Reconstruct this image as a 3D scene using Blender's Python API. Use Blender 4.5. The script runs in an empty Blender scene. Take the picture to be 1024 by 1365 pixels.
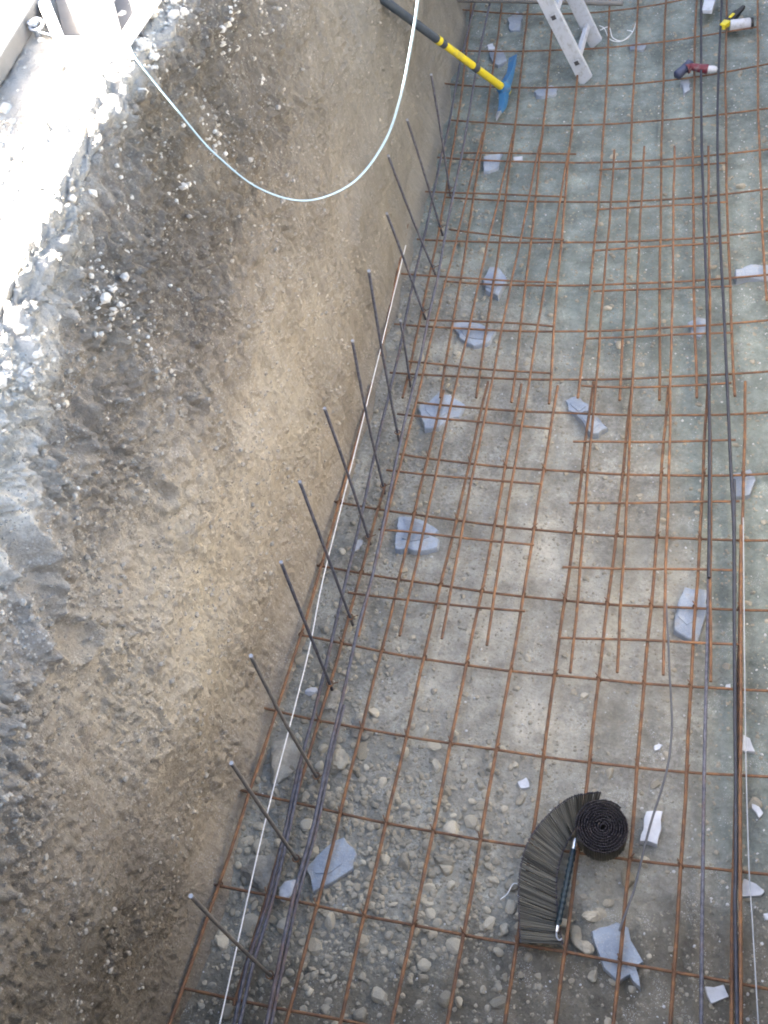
import bpy, math, random
import numpy as np
from mathutils import Vector, Matrix
R = math.radians
random.seed(11)
rng = np.random.default_rng(11)
scene = bpy.context.scene

# ------------------------------------------------------------------ camera
CAM_R = np.array([[0.96481197, -0.08212825, 0.24978554],
                  [0.21723193, 0.78420984, -0.58122733],
                  [-0.1481491, 0.61503648, 0.77445592]])
CAM_F, CAM_H = 1425.48, 3.188           # focal length in photo pixels, height above the mat
cam_d = bpy.data.cameras.new('camera')
cam = bpy.data.objects.new('camera', cam_d)
scene.collection.objects.link(cam)
m = Matrix.Identity(4)
for i in range(3):
    for j in range(3):
        m[i][j] = CAM_R[i][j]
m.translation = (0, 0, CAM_H)
cam.matrix_world = m
cam_d.sensor_fit = 'HORIZONTAL'; cam_d.sensor_width = 36
cam_d.lens = CAM_F / 1024 * 36
cam_d.clip_start = 0.05; cam_d.clip_end = 200
scene.camera = cam

# ------------------------------------------------------------------ light
SUN_EL, SUN_AZ = 32.0, 251.0             # azimuth clockwise from +Y (sun over the left bank)
world = bpy.data.worlds.new('World'); scene.world = world
world.use_nodes = True
wn = world.node_tree
sky = wn.nodes.new('ShaderNodeTexSky'); sky.sky_type = 'NISHITA'; sky.sun_disc = False
sky.air_density = 1.0; sky.dust_density = 4.0; sky.ozone_density = 0.75
sky.sun_elevation = R(SUN_EL); sky.sun_rotation = R(SUN_AZ)
bg = wn.nodes['Background']; bg.inputs['Strength'].default_value = 0.125
wn.links.new(sky.outputs[0], bg.inputs['Color'])
sl = bpy.data.lights.new('sun', 'SUN'); sl.energy = 5.0; sl.angle = R(1.5); sl.color = (1.0, 0.965, 0.90)
sun = bpy.data.objects.new('sun', sl); scene.collection.objects.link(sun)
sd = Vector((math.sin(R(SUN_AZ)) * math.cos(R(SUN_EL)), math.cos(R(SUN_AZ)) * math.cos(R(SUN_EL)), math.sin(R(SUN_EL))))
sun.rotation_euler = (-sd).to_track_quat('-Z', 'Y').to_euler()
sun.location = (-4, 0, 8)
scene.view_settings.view_transform = 'Standard'; scene.view_settings.look = 'None'
scene.view_settings.gamma = 1; scene.view_settings.use_curve_mapping = False
scene.view_settings.exposure = 3.24
scene.render.engine = 'CYCLES'
scene.cycles.use_denoising = True
scene.cycles.use_adaptive_sampling = True; scene.cycles.adaptive_threshold = .02
scene.cycles.max_bounces = 8; scene.cycles.diffuse_bounces = 5
scene.cycles.filter_width = 1.9

# ------------------------------------------------------------------ helpers
C = scene.collection
FLOOR = -0.055      # trench bottom; the mats lie around z = 0 on their spacers
TOP = 1.85          # natural ground level

def ray(x, y):
    return CAM_R @ np.array([(x - 512) / CAM_F, -(y - 682.5) / CAM_F, -1.0])
ORI = np.array([0, 0, CAM_H])
def at_z(x, y, z=0.0):
    d = ray(x, y); return ORI + d * (z - CAM_H) / d[2]
def at_x(x, y, X):
    d = ray(x, y); return ORI + d * X / d[0]

def perlin(p, seed=0):
    """classic gradient noise, p (n,3) -> about -1..1"""
    g = np.random.default_rng(seed)
    perm = g.permutation(256); perm = np.concatenate([perm, perm, perm])
    grads = g.normal(size=(256, 3)); grads /= np.linalg.norm(grads, axis=1)[:, None]
    i = np.floor(p).astype(np.int64); f = p - i; i &= 255
    u = f * f * f * (f * (f * 6 - 15) + 10)
    out = 0
    for a in (0, 1):
        wa = u[:, 0] if a else 1 - u[:, 0]
        pa = perm[i[:, 0] + a]
        for b in (0, 1):
            wb = u[:, 1] if b else 1 - u[:, 1]
            pb = perm[pa + ((i[:, 1] + b) & 255)]
            for c in (0, 1):
                wc = u[:, 2] if c else 1 - u[:, 2]
                h = perm[pb + ((i[:, 2] + c) & 255)]
                gr = grads[h]
                out = out + wa * wb * wc * ((f[:, 0] - a) * gr[:, 0] + (f[:, 1] - b) * gr[:, 1] + (f[:, 2] - c) * gr[:, 2])
    return out * 1.5

def mesh_from(name, V, F, smooth=True):
    me = bpy.data.meshes.new(name)
    V = np.asarray(V, np.float32); F = np.asarray(F, np.int32)
    k = F.shape[1]
    me.vertices.add(len(V)); me.vertices.foreach_set('co', V.ravel())
    me.loops.add(F.size); me.loops.foreach_set('vertex_index', F.ravel())
    me.polygons.add(len(F)); me.polygons.foreach_set('loop_start', np.arange(0, F.size, k, dtype=np.int32))
    me.update(calc_edges=True); me.validate()
    me.polygons.foreach_set('use_smooth', np.full(len(me.polygons), smooth))
    return me

def link(name, me, mat=None, parent=None, **props):
    o = bpy.data.objects.new(name, me)
    C.objects.link(o)
    if mat and not me.materials: me.materials.append(mat)
    if parent: o.parent = parent
    for k, v in props.items(): o[k] = v
    return o

def empty(name, loc=(0, 0, 0), **props):
    o = bpy.data.objects.new(name, None); C.objects.link(o)
    o.location = loc; o.empty_display_size = .05
    for k, v in props.items(): o[k] = v
    return o

class MB:
    """collects shapes into one mesh"""
    def __init__(s): s.v = []; s.f = []
    def add(s, V, F):
        o = len(s.v); s.v += [tuple(map(float, x)) for x in V]; s.f += [tuple(int(i) + o for i in f) for f in F]
    def tube(s, pts, r, sides=8, caps=True, rv=None):
        P = [np.array(p, float) for p in pts]; n = len(P)
        T = []
        for i in range(n):
            t = P[min(i + 1, n - 1)] - P[max(i - 1, 0)]; T.append(t / (np.linalg.norm(t) + 1e-12))
        a = np.array([0, 0, 1.0]) if abs(T[0][2]) < .9 else np.array([1.0, 0, 0])
        N = np.cross(T[0], a); N /= np.linalg.norm(N)
        V = []
        for i in range(n):
            N = N - T[i] * (N @ T[i]); N /= np.linalg.norm(N); B = np.cross(T[i], N)
            rr = r if rv is None else rv[i]
            for k in range(sides):
                q = 2 * math.pi * k / sides
                V.append(P[i] + rr * (math.cos(q) * N + math.sin(q) * B))
        F = [(i * sides + k, i * sides + (k + 1) % sides, (i + 1) * sides + (k + 1) % sides, (i + 1) * sides + k) for i in range(n - 1) for k in range(sides)]
        if caps:
            F.append(tuple(range(sides - 1, -1, -1))); F.append(tuple((n - 1) * sides + k for k in range(sides)))
        s.add(V, F)
    def box(s, c, ax, ay, az, sx, sy, sz):
        c = np.array(c, float); V = []
        for z in (-1, 1):
            for y in (-1, 1):
                for x in (-1, 1):
                    V.append(c + ax * x * sx / 2 + ay * y * sy / 2 + az * z * sz / 2)
        s.add(V, [(0, 2, 3, 1), (4, 5, 7, 6), (0, 1, 5, 4), (2, 6, 7, 3), (0, 4, 6, 2), (1, 3, 7, 5)])
    def prism(s, top, bot):
        n = len(top); s.add(list(top) + list(bot), [tuple(range(n)), tuple(range(2 * n - 1, n - 1, -1))] + [(i, i + n, (i + 1) % n + n, (i + 1) % n) for i in range(n)])
    def build(s, name, mat, parent=None, smooth=False, bevel=0, **props):
        me = bpy.data.meshes.new(name); me.from_pydata(s.v, [], s.f); me.update()
        o = link(name, me, mat, parent, **props)
        me.polygons.foreach_set('use_smooth', [smooth] * len(me.polygons))
        if smooth:
            try: me.set_sharp_from_angle(angle=R(50))
            except Exception: pass
        if bevel:
            b = o.modifiers.new('bevel', 'BEVEL'); b.width = bevel; b.segments = 2; b.limit_method = 'ANGLE'
        return o

def smooth_line(pts, n=24):
    """Catmull-Rom through 3-D points"""
    P = np.array(pts, float)
    if len(P) == 2: return [P[0] + (P[1] - P[0]) * t for t in np.linspace(0, 1, n)]
    Q = np.vstack([2 * P[0] - P[1], P, 2 * P[-1] - P[-2]]); out = []
    for i in range(1, len(Q) - 2):
        a, b, c, d = Q[i - 1:i + 3]
        k = max(2, n // (len(P) - 1))
        for t in np.linspace(0, 1, k, endpoint=False):
            out.append(.5 * (2 * b + (c - a) * t + (2 * a - 5 * b + 4 * c - d) * t * t + (3 * b - a - 3 * c + d) * t ** 3))
    out.append(P[-1]); return out

# ------------------------------------------------------------------ materials
class NT:
    def __init__(s, name):
        s.mat = bpy.data.materials.new(name); s.mat.use_nodes = True
        s.t = s.mat.node_tree; s.b = s.t.nodes['Principled BSDF']
        s.b.inputs['Roughness'].default_value = .85
        s.b.inputs['Specular IOR Level'].default_value = .3
        s.tc = s.t.nodes.new('ShaderNodeTexCoord')
        s.co = s.tc.outputs['Object']
    def n(s, k): return s.t.nodes.new(k)
    def l(s, a, b): s.t.links.new(a, b)
    def mapping(s, scale):
        q = s.n('ShaderNodeMapping'); q.inputs['Scale'].default_value = scale; s.l(s.co, q.inputs['Vector']); return q.outputs[0]
    def noise(s, scale, detail=6, rough=.6, vec=None, dist=0):
        q = s.n('ShaderNodeTexNoise'); q.inputs['Scale'].default_value = scale; q.inputs['Detail'].default_value = detail
        q.inputs['Roughness'].default_value = rough; q.inputs['Distortion'].default_value = dist
        s.l(vec or s.co, q.inputs['Vector']); return q.outputs['Fac']
    def voro(s, scale, out='Distance', vec=None, feature='F1'):
        q = s.n('ShaderNodeTexVoronoi'); q.feature = feature; q.inputs['Scale'].default_value = scale; s.l(vec or s.co, q.inputs['Vector']); return q.outputs[out]
    def ramp(s, f, stops, interp='LINEAR'):
        q = s.n('ShaderNodeValToRGB'); q.color_ramp.interpolation = interp
        e = q.color_ramp.elements
        while len(e) < len(stops): e.new(.5)
        for k, (p, c) in zip(e, stops):
            k.position = p; k.color = (*c, 1) if len(c) == 3 else c
        s.l(f, q.inputs['Fac']); return q.outputs['Color']
    def g(s, f, a, b):
        return s.ramp(f, [(a, (0, 0, 0)), (b, (1, 1, 1))] if a < b else [(b, (1, 1, 1)), (a, (0, 0, 0))])
    def mix(s, fac, a, b, mode='MIX'):
        q = s.n('ShaderNodeMix'); q.data_type = 'RGBA'; q.blend_type = mode
        for sock, v in ((q.inputs[0], fac), (q.inputs[6], a), (q.inputs[7], b)):
            if isinstance(v, (int, float)): sock.default_value = v
            elif isinstance(v, tuple): sock.default_value = (*v, 1)
            else: s.l(v, sock)
        return q.outputs[2]
    def math(s, op, a, b=None):
        q = s.n('ShaderNodeMath'); q.operation = op
        for i, v in enumerate((a, b)):
            if v is None: continue
            if isinstance(v, (int, float)): q.inputs[i].default_value = v
            else: s.l(v, q.inputs[i])
        return q.outputs[0]
    def attr(s, name):
        q = s.n('ShaderNodeAttribute'); q.attribute_name = name; return q.outputs['Fac']
    def color(s, c):
        if isinstance(c, tuple): s.b.inputs['Base Color'].default_value = (*c, 1)
        else: s.l(c, s.b.inputs['Base Color'])
        return s
    def set(s, **k):
        for a, v in k.items(): s.b.inputs[a.replace('_', ' ')].default_value = v
        return s
    def bump(s, h, strength=.5, dist=.01, prev=None):
        q = s.n('ShaderNodeBump'); q.inputs['Strength'].default_value = strength; q.inputs['Distance'].default_value = dist
        s.l(h, q.inputs['Height'])
        if prev: s.l(prev, q.inputs['Normal'])
        s.l(q.outputs[0], s.b.inputs['Normal']); return q.outputs[0]
    def random_value(s, c, lo, hi):
        q = s.n('ShaderNodeObjectInfo'); mr = s.n('ShaderNodeMapRange'); mr.inputs['To Min'].default_value = lo; mr.inputs['To Max'].default_value = hi
        s.l(q.outputs['Random'], mr.inputs['Value'])
        h = s.n('ShaderNodeHueSaturation'); s.l(mr.outputs[0], h.inputs['Value'])
        if isinstance(c, tuple): h.inputs['Color'].default_value = (*c, 1)
        else: s.l(c, h.inputs['Color'])
        return h.outputs['Color']

def mat_wall():
    t = NT('earth')
    vstr = t.mapping((1.0, 2.2, .7))
    c = t.ramp(t.noise(1.6, 8, .65), [(.30, (.235, .208, .18)), (.5, (.305, .268, .222)), (.68, (.38, .325, .25))])
    ochre = t.g(t.noise(1.1, 5, .6, vec=vstr, dist=.6), .47, .66)
    c = t.mix(t.math('MULTIPLY', t.attr('mid'), .6), c, (.44, .385, .30))
    c = t.mix(t.math('MULTIPLY', ochre, t.attr('mid')), c, (.45, .40, .315))
    c = t.mix(t.math('MULTIPLY', t.g(t.noise(7, 7, .7, vec=vstr), .5, .72), .55), c, (.42, .385, .335))
    c = t.mix(t.math('MULTIPLY', t.g(t.noise(9, 6, .7, vec=vstr), .55, .75), .5), c, (.13, .115, .1))
    crumb = t.g(t.voro(105, 'Distance'), .42, .2)
    c = t.mix(t.math('MULTIPLY', t.math('MULTIPLY', crumb, t.g(t.noise(11, 6, .7), .44, .62)), .75), c, (.56, .53, .48))
    fine = t.noise(48, 9, .78)
    c = t.mix(t.g(fine, .58, .74), c, t.mix(.5, c, (.56, .52, .45)))
    c = t.mix(t.g(fine, .42, .28), c, t.mix(.35, c, (.14, .124, .105)))
    streak = t.noise(30, 6, .7, vec=t.mapping((1, 1.6, .35)))
    c = t.mix(t.math('MULTIPLY', t.g(streak, .52, .7), .45), c, (.50, .45, .37))
    c = t.mix(t.math('MULTIPLY', t.g(streak, .47, .32), .4), c, (.14, .122, .1))
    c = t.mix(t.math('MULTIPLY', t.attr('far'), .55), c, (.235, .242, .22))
    # dry pale soil of the upper lip, with near-left sun glare painted in
    dry_lit = t.g(t.math('ADD', t.attr('dry'), t.math('MULTIPLY', t.math('SUBTRACT', t.noise(9, 8, .72), .5), 1.1)), .45, .7)
    c = t.mix(dry_lit, c, t.mix(t.noise(20, 7, .7), (.47, .435, .375), (.72, .68, .61)))
    c = t.mix(t.math('MULTIPLY', t.attr('smooth'), .8), c, (.33, .295, .25))
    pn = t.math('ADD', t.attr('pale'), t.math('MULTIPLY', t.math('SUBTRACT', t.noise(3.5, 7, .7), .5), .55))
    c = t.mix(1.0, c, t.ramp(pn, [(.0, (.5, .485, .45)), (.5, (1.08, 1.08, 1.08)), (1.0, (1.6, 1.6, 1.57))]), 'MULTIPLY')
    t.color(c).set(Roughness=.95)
    h = t.math('ADD', t.noise(60, 8, .72), t.math('MULTIPLY', t.noise(220, 5, .7), .5))
    n = t.bump(h, .9, .022)
    t.bump(t.voro(150, 'Distance'), .35, .004, n)
    return t.mat

def mat_floor():
    t = NT('trench_bottom')
    c = t.ramp(t.noise(2.2, 8, .65), [(.3, (.25, .248, .218)), (.5, (.315, .31, .27)), (.7, (.37, .355, .30))])
    c = t.mix(t.math('MULTIPLY', t.g(t.noise(14, 7, .7), .48, .7), .45), c, (.235, .225, .2))
    cell = t.voro(85, 'Color'); sep = t.n('ShaderNodeSeparateColor'); t.l(cell, sep.inputs[0])
    grit = t.ramp(sep.outputs[0], [(0, (.16, .152, .13)), (.5, (.30, .29, .26)), (1, (.48, .46, .42))])
    c = t.mix(t.math('MULTIPLY', t.g(t.noise(5, 5, .6), .35, .65), .5), c, grit)
    g2 = t.noise(38, 9, .78)
    zn = t.math('MULTIPLY', t.math('SUBTRACT', t.noise(2.6, 7, .7), .5), .9)
    c = t.mix(t.math('MULTIPLY', t.g(t.math('ADD', t.attr('slurry'), zn), .3, .8), .75), c, t.mix(t.noise(30, 6, .7), (.37, .352, .30), (.47, .445, .38)))
    c = t.mix(t.math('MULTIPLY', t.g(t.math('ADD', t.attr('damp'), zn), .35, .8), .85), c, t.mix(t.noise(24, 6, .7), (.10, .092, .07), (.2, .18, .145)))
    c = t.mix(t.math('MULTIPLY', t.g(t.math('ADD', t.attr('mortar'), zn), .3, .8), .7), c, t.mix(t.noise(40, 6, .7), (.128, .176, .17), (.205, .255, .243)))
    c = t.mix(1.0, c, t.ramp(t.noise(3.4, 9, .7), [(.32, (.66, .66, .66)), (.5, (1, 1, 1)), (.68, (1.28, 1.26, 1.22))]), 'MULTIPLY')
    c = t.mix(1.0, c, t.ramp(t.noise(13, 8, .75), [(.34, (.74, .73, .72)), (.5, (1, 1, 1)), (.66, (1.22, 1.22, 1.2))]), 'MULTIPLY')
    speck = t.math('MULTIPLY', t.g(t.voro(210, 'Distance'), .3, .15), t.g(t.noise(13, 3, .6), .53, .63))
    c = t.mix(speck, c, (.62, .62, .62))
    c = t.mix(t.g(g2, .56, .72), c, t.mix(.5, c, (.55, .535, .49)))
    c = t.mix(t.g(g2, .44, .30), c, t.mix(.5, c, (.12, .115, .1)))
    c = t.mix(t.math('MULTIPLY', t.g(t.noise(7, 8, .72), .54, .66), .4), c, (.17, .163, .14))
    dark = t.math('MULTIPLY', t.g(t.voro(38, 'Distance'), .17, .08), t.g(t.noise(6, 3, .6), .56, .62))
    c = t.mix(t.math('MULTIPLY', dark, .7), c, (.12, .105, .09))
    t.color(c).set(Roughness=.9)
    n = t.bump(t.math('ADD', t.noise(70, 8, .7), t.math('MULTIPLY', t.noise(260, 4, .7), .5)), .8, .014)
    t.bump(t.voro(85, 'Distance'), .35, .006, n)
    return t.mat

def mat_top():
    t = NT('dry_sand')
    c = t.ramp(t.noise(3, 8, .7), [(.35, (.5, .47, .43)), (.65, (.62, .59, .54))])
    t.color(c).set(Roughness=.95); t.bump(t.noise(50, 8, .7), .6, .01); return t.mat

def mat_stone(name, a, b, lo=.75, hi=1.2):
    t = NT(name)
    c = t.ramp(t.noise(18, 8, .7), [(.35, a), (.65, b)])
    t.color(t.random_value(c, lo, hi)).set(Roughness=.9)
    t.bump(t.noise(110, 6, .7), .5, .004); return t.mat

def mat_rust(name, rusty):
    t = NT(name)
    v = t.noise(26, 6, .65)
    a = t.ramp(v, [(.3, (.095, .058, .042)), (.5, (.175, .095, .056)), (.72, (.30, .155, .07))])
    gz = t.ramp(t.noise(60, 4, .6), [(.35, (.075, .077, .095)), (.65, (.15, .153, .185))])
    c = a if rusty >= 1 else t.mix(t.math('MULTIPLY', t.g(t.noise(9, 5, .6), .5, .68), .25 + .5 * rusty), gz, a)
    t.color(t.random_value(c, .85, 1.15)).set(Roughness=.7, Metallic=.1 if rusty >= 1 else .35)
    t.bump(t.noise(420, 3, .6), .5, .002); return t.mat

def mat_plain(name, col, rough=.6, metal=0, var=.15, scale=40, bump=.2, spec=.4):
    t = NT(name)
    a = tuple(x * (1 - var) for x in col); b = tuple(min(1, x * (1 + var)) for x in col)
    t.color(t.ramp(t.noise(scale, 6, .65), [(.3, a), (.7, b)])).set(Roughness=rough, Metallic=metal)
    t.b.inputs['Specular IOR Level'].default_value = spec
    if bump: t.bump(t.noise(scale * 3, 5, .6), bump, .002)
    return t.mat

def mat_tie():
    t = NT('annealed_wire')
    c = t.ramp(t.noise(50, 4, .6), [(.3, (.045, .043, .036)), (.7, (.10, .092, .072))])
    t.color(t.random_value(c, .45, 1.7)).set(Roughness=.5, Metallic=.3); return t.mat
def mat_paint(name, col, rough=.5):
    t = NT(name)
    c = t.mix(t.g(t.noise(22, 8, .7), .52, .7), col, tuple(x * .45 + .12 for x in col))
    c = t.mix(t.math('MULTIPLY', t.g(t.noise(45, 8, .75), .55, .72), .7), c, (.24, .225, .19))
    t.color(c).set(Roughness=rough); t.bump(t.noise(160, 5, .7), .3, .002); return t.mat
def mat_slate():
    t = NT('slate')
    c = t.ramp(t.noise(12, 8, .72), [(.3, (.215, .25, .305)), (.55, (.30, .345, .41)), (.75, (.375, .42, .48))])
    c = t.mix(t.math('MULTIPLY', t.g(t.noise(28, 8, .75), .52, .66), .7), c, (.30, .29, .26))
    c = t.mix(t.math('MULTIPLY', t.g(t.voro(130, 'Distance'), .3, .15), .5), c, (.48, .48, .48))
    t.color(t.random_value(c, .85, 1.12)).set(Roughness=.9)
    n = t.bump(t.noise(40, 8, .7), .6, .008); t.bump(t.noise(180, 5, .7), .5, .003, n); return t.mat
def mat_blotchy():
    t = NT('grey_stone')
    c = t.ramp(t.noise(14, 9, .75), [(.3, (.20, .19, .165)), (.5, (.33, .315, .275)), (.7, (.46, .44, .39))])
    t.color(t.random_value(c, .85, 1.1)).set(Roughness=.95)
    n = t.bump(t.noise(35, 8, .75), .9, .014); t.bump(t.noise(160, 5, .7), .5, .004, n); return t.mat
M = dict(
    wall=mat_wall(), floor=mat_floor(), top=mat_top(),
    rubble=mat_stone('rubble', (.30, .275, .22), (.5, .46, .37), .6, 1.25),
    gravel=mat_stone('gravel', (.27, .25, .20), (.46, .425, .345)),
    white_grit=mat_stone('white_grit', (.5, .5, .5), (.68, .68, .68)),
    clod=mat_stone('clods', (.36, .325, .27), (.54, .495, .42), .8, 1.2),
    dryclod=mat_stone('dry_clods', (.42, .385, .33), (.60, .56, .49)),
    slate=mat_slate(),
    pale=mat_stone('pale_chip', (.44, .46, .5), (.58, .60, .64), .95, 1.05),
    greystone=mat_blotchy(),
    rust=mat_rust('rusty_steel', 1), darksteel=mat_plain('dark_steel', (.045, .048, .062), .55, .3, .3), steel=mat_rust('grey_steel', .25), dowel=mat_rust('dowel_steel', .12), dustydowel=mat_plain('dusty_steel', (.165, .152, .14), .8, .1, .3),
    cut=mat_plain('cut_steel', (.36, .37, .40), .5, .4), can=mat_paint('can_metal', (.5, .51, .54), .45),
    alu=mat_paint('aluminium', (.47, .50, .55), .45),
    dark=mat_plain('dark_gap', (.06, .06, .065), .8),
    string=mat_plain('white_string', (.78, .78, .78), .8),
    cord=mat_plain('cord', (.42, .55, .62), .7, var=.1),
    clearstring=mat_plain('grey_string', (.36, .385, .42), .6),
    cable=mat_plain('grey_wire', (.10, .104, .115), .5, .3),
    yellow=mat_paint('yellow_grip', (.66, .55, .03)),
    rubber=mat_plain('dark_rubber', (.05, .065, .085), .7),
    blue=mat_paint('blue_paint', (.045, .16, .32)),
    wornsteel=mat_plain('worn_steel', (.33, .35, .38), .5, .4),
    tie=mat_tie(),
    tiedark=mat_plain('annealed_wire_ends', (.05, .045, .055), .6, .2, .3, 70),
    grip=mat_plain('blue_black_grip', (.014, .028, .036), .4),
    chrome=mat_plain('chrome', (.75, .76, .78), .25, .8, .05),
    red=mat_paint('red_plastic', (.12, .018, .03)),
    navy=mat_plain('navy_plastic', (.045, .055, .10), .5),
    black=mat_plain('black_plastic', (.03, .03, .03), .6),
    board=mat_plain('pale_timber', (.72, .69, .66), .8, var=.06, scale=12),
    panel=mat_plain('grey_sheet', (.13, .125, .12), .8, var=.1, scale=12),
    plank=mat_plain('grey_plank', (.2, .19, .175), .8, var=.12, scale=14),
)

# ------------------------------------------------------------------ the setting
def wall_x(z):                      # base plane of the dug face, slightly battered
    return -1.27 - .075 * z
def bend(y):                        # the trench swings gently left further on
    return -.03 * np.clip(y - 2.8, 0, None) ** 1.35

def spaced(segs):
    out = []
    for a, b, st in segs: out += list(np.arange(a, b, st))
    out.append(segs[-1][1]); return np.array(out)

def seg_dist(py, pz, pts):
    d = np.full(py.shape, 9.0)
    for (y0, z0), (y1, z1) in zip(pts[:-1], pts[1:]):
        vx, vz = y1 - y0, z1 - z0; L = vx * vx + vz * vz
        t = np.clip(((py - y0) * vx + (pz - z0) * vz) / L, 0, 1)
        d = np.minimum(d, np.hypot(py - y0 - t * vx, pz - z0 - t * vz))
    return d

def build_bank():
    ys = spaced([(-.6, .3, .02), (.3, 3.6, .0062), (3.6, 5.2, .011), (5.2, 9.6, .03)])
    # profile: s runs up the face, round the lip and back over the ground
    prof = []
    zs = np.arange(FLOOR - .05, TOP - .07, .0062)
    for z in zs: prof.append((wall_x(z), z, 1.0, 0.0))
    x0 = wall_x(TOP - .07); rr = .07
    for a in np.linspace(0, math.pi / 2, 22):
        prof.append((x0 - rr * (1 - math.cos(a)), TOP - .07 + rr * math.sin(a), math.cos(a), math.sin(a)))
    xe = prof[-1][0]
    for d in np.concatenate([np.arange(.008, .6, .012), np.arange(.6, 3.2, .08)]): prof.append((xe - d, TOP, 0.0, 1.0))
    prof = np.array(prof); n, k = len(ys), len(prof)
    Y = np.repeat(ys, k); X = np.tile(prof[:, 0], n); Z = np.tile(prof[:, 1], n)
    NX = np.tile(prof[:, 2], n); NZ = np.tile(prof[:, 3], n)
    X = X + bend(Y)
    lean = np.clip((np.minimum(Z, TOP) - 1.35) / .5, 0, 1) ** 1.5 * np.clip((2.1 - Y) / 1.1, 0, 1)
    X = X - .10 * lean; Z = Z - .26 * np.clip((np.minimum(Z, TOP) - 1.0) / .7, 0, 1) ** 1.3 * np.clip((2.3 - Y) / 1.0, 0, 1) ** 1.2
    # foot fillet
    foot = np.clip((.16 - (Z - FLOOR)) / .16, 0, 1); foot[Z > TOP - .2] = 0
    p = np.stack([X, Y, Z], 1)
    face = NX > .5
    fade = np.clip(np.where(NZ > .99, .25, 1.0), 0, 1)
    d = .045 * perlin(p * [1.5, 1.6, 1.5], 1) + .028 * perlin(p * [4, 4, 3.2], 2)
    rough = .55 + .45 * np.clip(1.25 - (Y - 1.5) / 2.2, .15, 1.15)          # the near face is crumblier
    upper = np.clip((Z - .35) / 1.1, .25, 1)
    a = rough * upper
    w = perlin(p * 6, 31)[:, None] * .25
    q = p + w * [[.1, .2, .25]]
    d += a * .040 * (np.abs(perlin(q * [14, 15, 8], 3)) - .25)
    d += a * .030 * (np.abs(perlin(q * [24, 28, 17], 4)) - .25)
    cl = np.clip(perlin(p * 4, 33) + .35, 0, 1)
    d += (.25 + .75 * a) * .034 * np.clip(perlin(q * [46, 54, 36], 5) - .02, 0, 1) * (.45 + cl)
    d += (.3 + .7 * a) * .020 * np.clip(perlin(p * [85, 95, 70], 6), -.3, 1) * (.55 + cl)
    # vertical scrape marks of the bucket
    d += .010 * perlin(p * [6, 11, 1.4], 7) * np.clip((Y - 1.2) / 1.5, .3, 1)
    d += .007 * perlin(p * [10, 26, 3.0], 8) * np.clip((Y - 1.2) / 1.5, .3, 1)
    # ledges: terrace noise
    led = perlin(p * [2, 2.6, 4.5], 9); d += .013 * a * np.tanh(led * 6)
    # dug scars seen on the face
    smooth = np.zeros(len(Y))
    def scar(px, width, depth, sm=1.0, lip=.5):
        nonlocal d
        pts = [tuple(at_x(x, y, -1.38)[1:]) for x, y in px]
        dist = seg_dist(Y, Z, pts) + .012 * perlin(p * 9, 21) + .006 * perlin(p * 30, 22)
        g = np.exp(-(dist / width) ** 2); l = np.exp(-((dist - width * 1.7) / (width * .55)) ** 2)
        d += (-depth * g + depth * lip * l) * face
        smooth[:] = np.maximum(smooth, sm * np.clip(g * 1.4 - .25, 0, 1) * face)
    scar([(-30, 640), (25, 700), (48, 770), (62, 845), (100, 850)], .034, .05, 1.0)
    scar([(118, 545), (160, 600), (208, 662)], .022, .03, .35)
    scar([(110, 590), (150, 625), (185, 655)], .018, .018, .2)
    scar([(455, 262), (448, 330), (470, 420), (480, 470)], .045, .03, .5)
    scar([(-10, 600), (40, 640)], .03, .03, .2)
    scar([(250, 960), (300, 1030), (330, 1075)], .012, .010, .1)
    amp = fade * (1 - .55 * foot) * np.where(Z < FLOOR, .3, 1)
    amp *= 1 - .5 * smooth
    X = X + NX * d * amp; Z = Z + NZ * d * amp
    # crumbly lip: vertical and outward relief
    lipw = np.exp(-((np.tile(prof[:, 1], n) - TOP) / .16) ** 2) * np.clip(NX * 3 + .3, 0, 1)
    X = X + lipw * .05 * perlin(p * [3, 3.2, 3], 12); Z = Z + lipw * .03 * (perlin(p * [9, 9, 9], 13))
    X = X + foot ** 2 * (.055 + .03 * perlin(p * [5, 5, 5], 14))
    V = np.stack([X, Y, Z], 1)
    i = (np.arange(n - 1)[:, None] * k + np.arange(k - 1)[None]).ravel()
    F = np.stack([i, i + k, i + k + 1, i + 1], 1)
    me = mesh_from('earth_wall', V, F)
    base_z = np.tile(prof[:, 1], n)
    dry_lit_mask = np.clip((base_z - 1.37 + .22 * np.clip(1.75 - Y, -.5, .7)) / .5, 0, 1) ** 1.4  # dry lip soil; its near-left spread paints in sun glare
    dry_lit_mask = np.maximum(dry_lit_mask, NZ)
    mid = np.clip(1 - np.abs(base_z - .55) / .75, 0, 1) * np.clip(1.25 - np.abs(Y - 1.9) / 1.6, .15, 1)
    bz = base_z; E = lambda yc, ys_, zc, zs_: np.exp(-((Y - yc) / ys_) ** 2 - ((bz - zc) / zs_) ** 2)
    pale = .5 + .5 * E(1.75, .8, .65, .55) - .36 * E(2.5, .9, 1.4, .45) - .42 * E(.45, .4, .3, .75) + .5 * E(1.05, .5, 1.4, .5) + .3 * E(1.0, .35, .9, .4)  # bright mid band and dark near end paint light falloff into the soil
    for nm, val in (('far', np.clip((Y - 2.6) / 1.6, 0, 1)), ('pale', pale), ('dry', dry_lit_mask), ('mid', mid), ('smooth', smooth)):
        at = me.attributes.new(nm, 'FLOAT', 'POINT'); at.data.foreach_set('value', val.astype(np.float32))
    return link('earth_wall', me, M['wall'], kind='structure'), (n, k, V)
bank, (bn, bk, BV) = build_bank()

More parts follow.
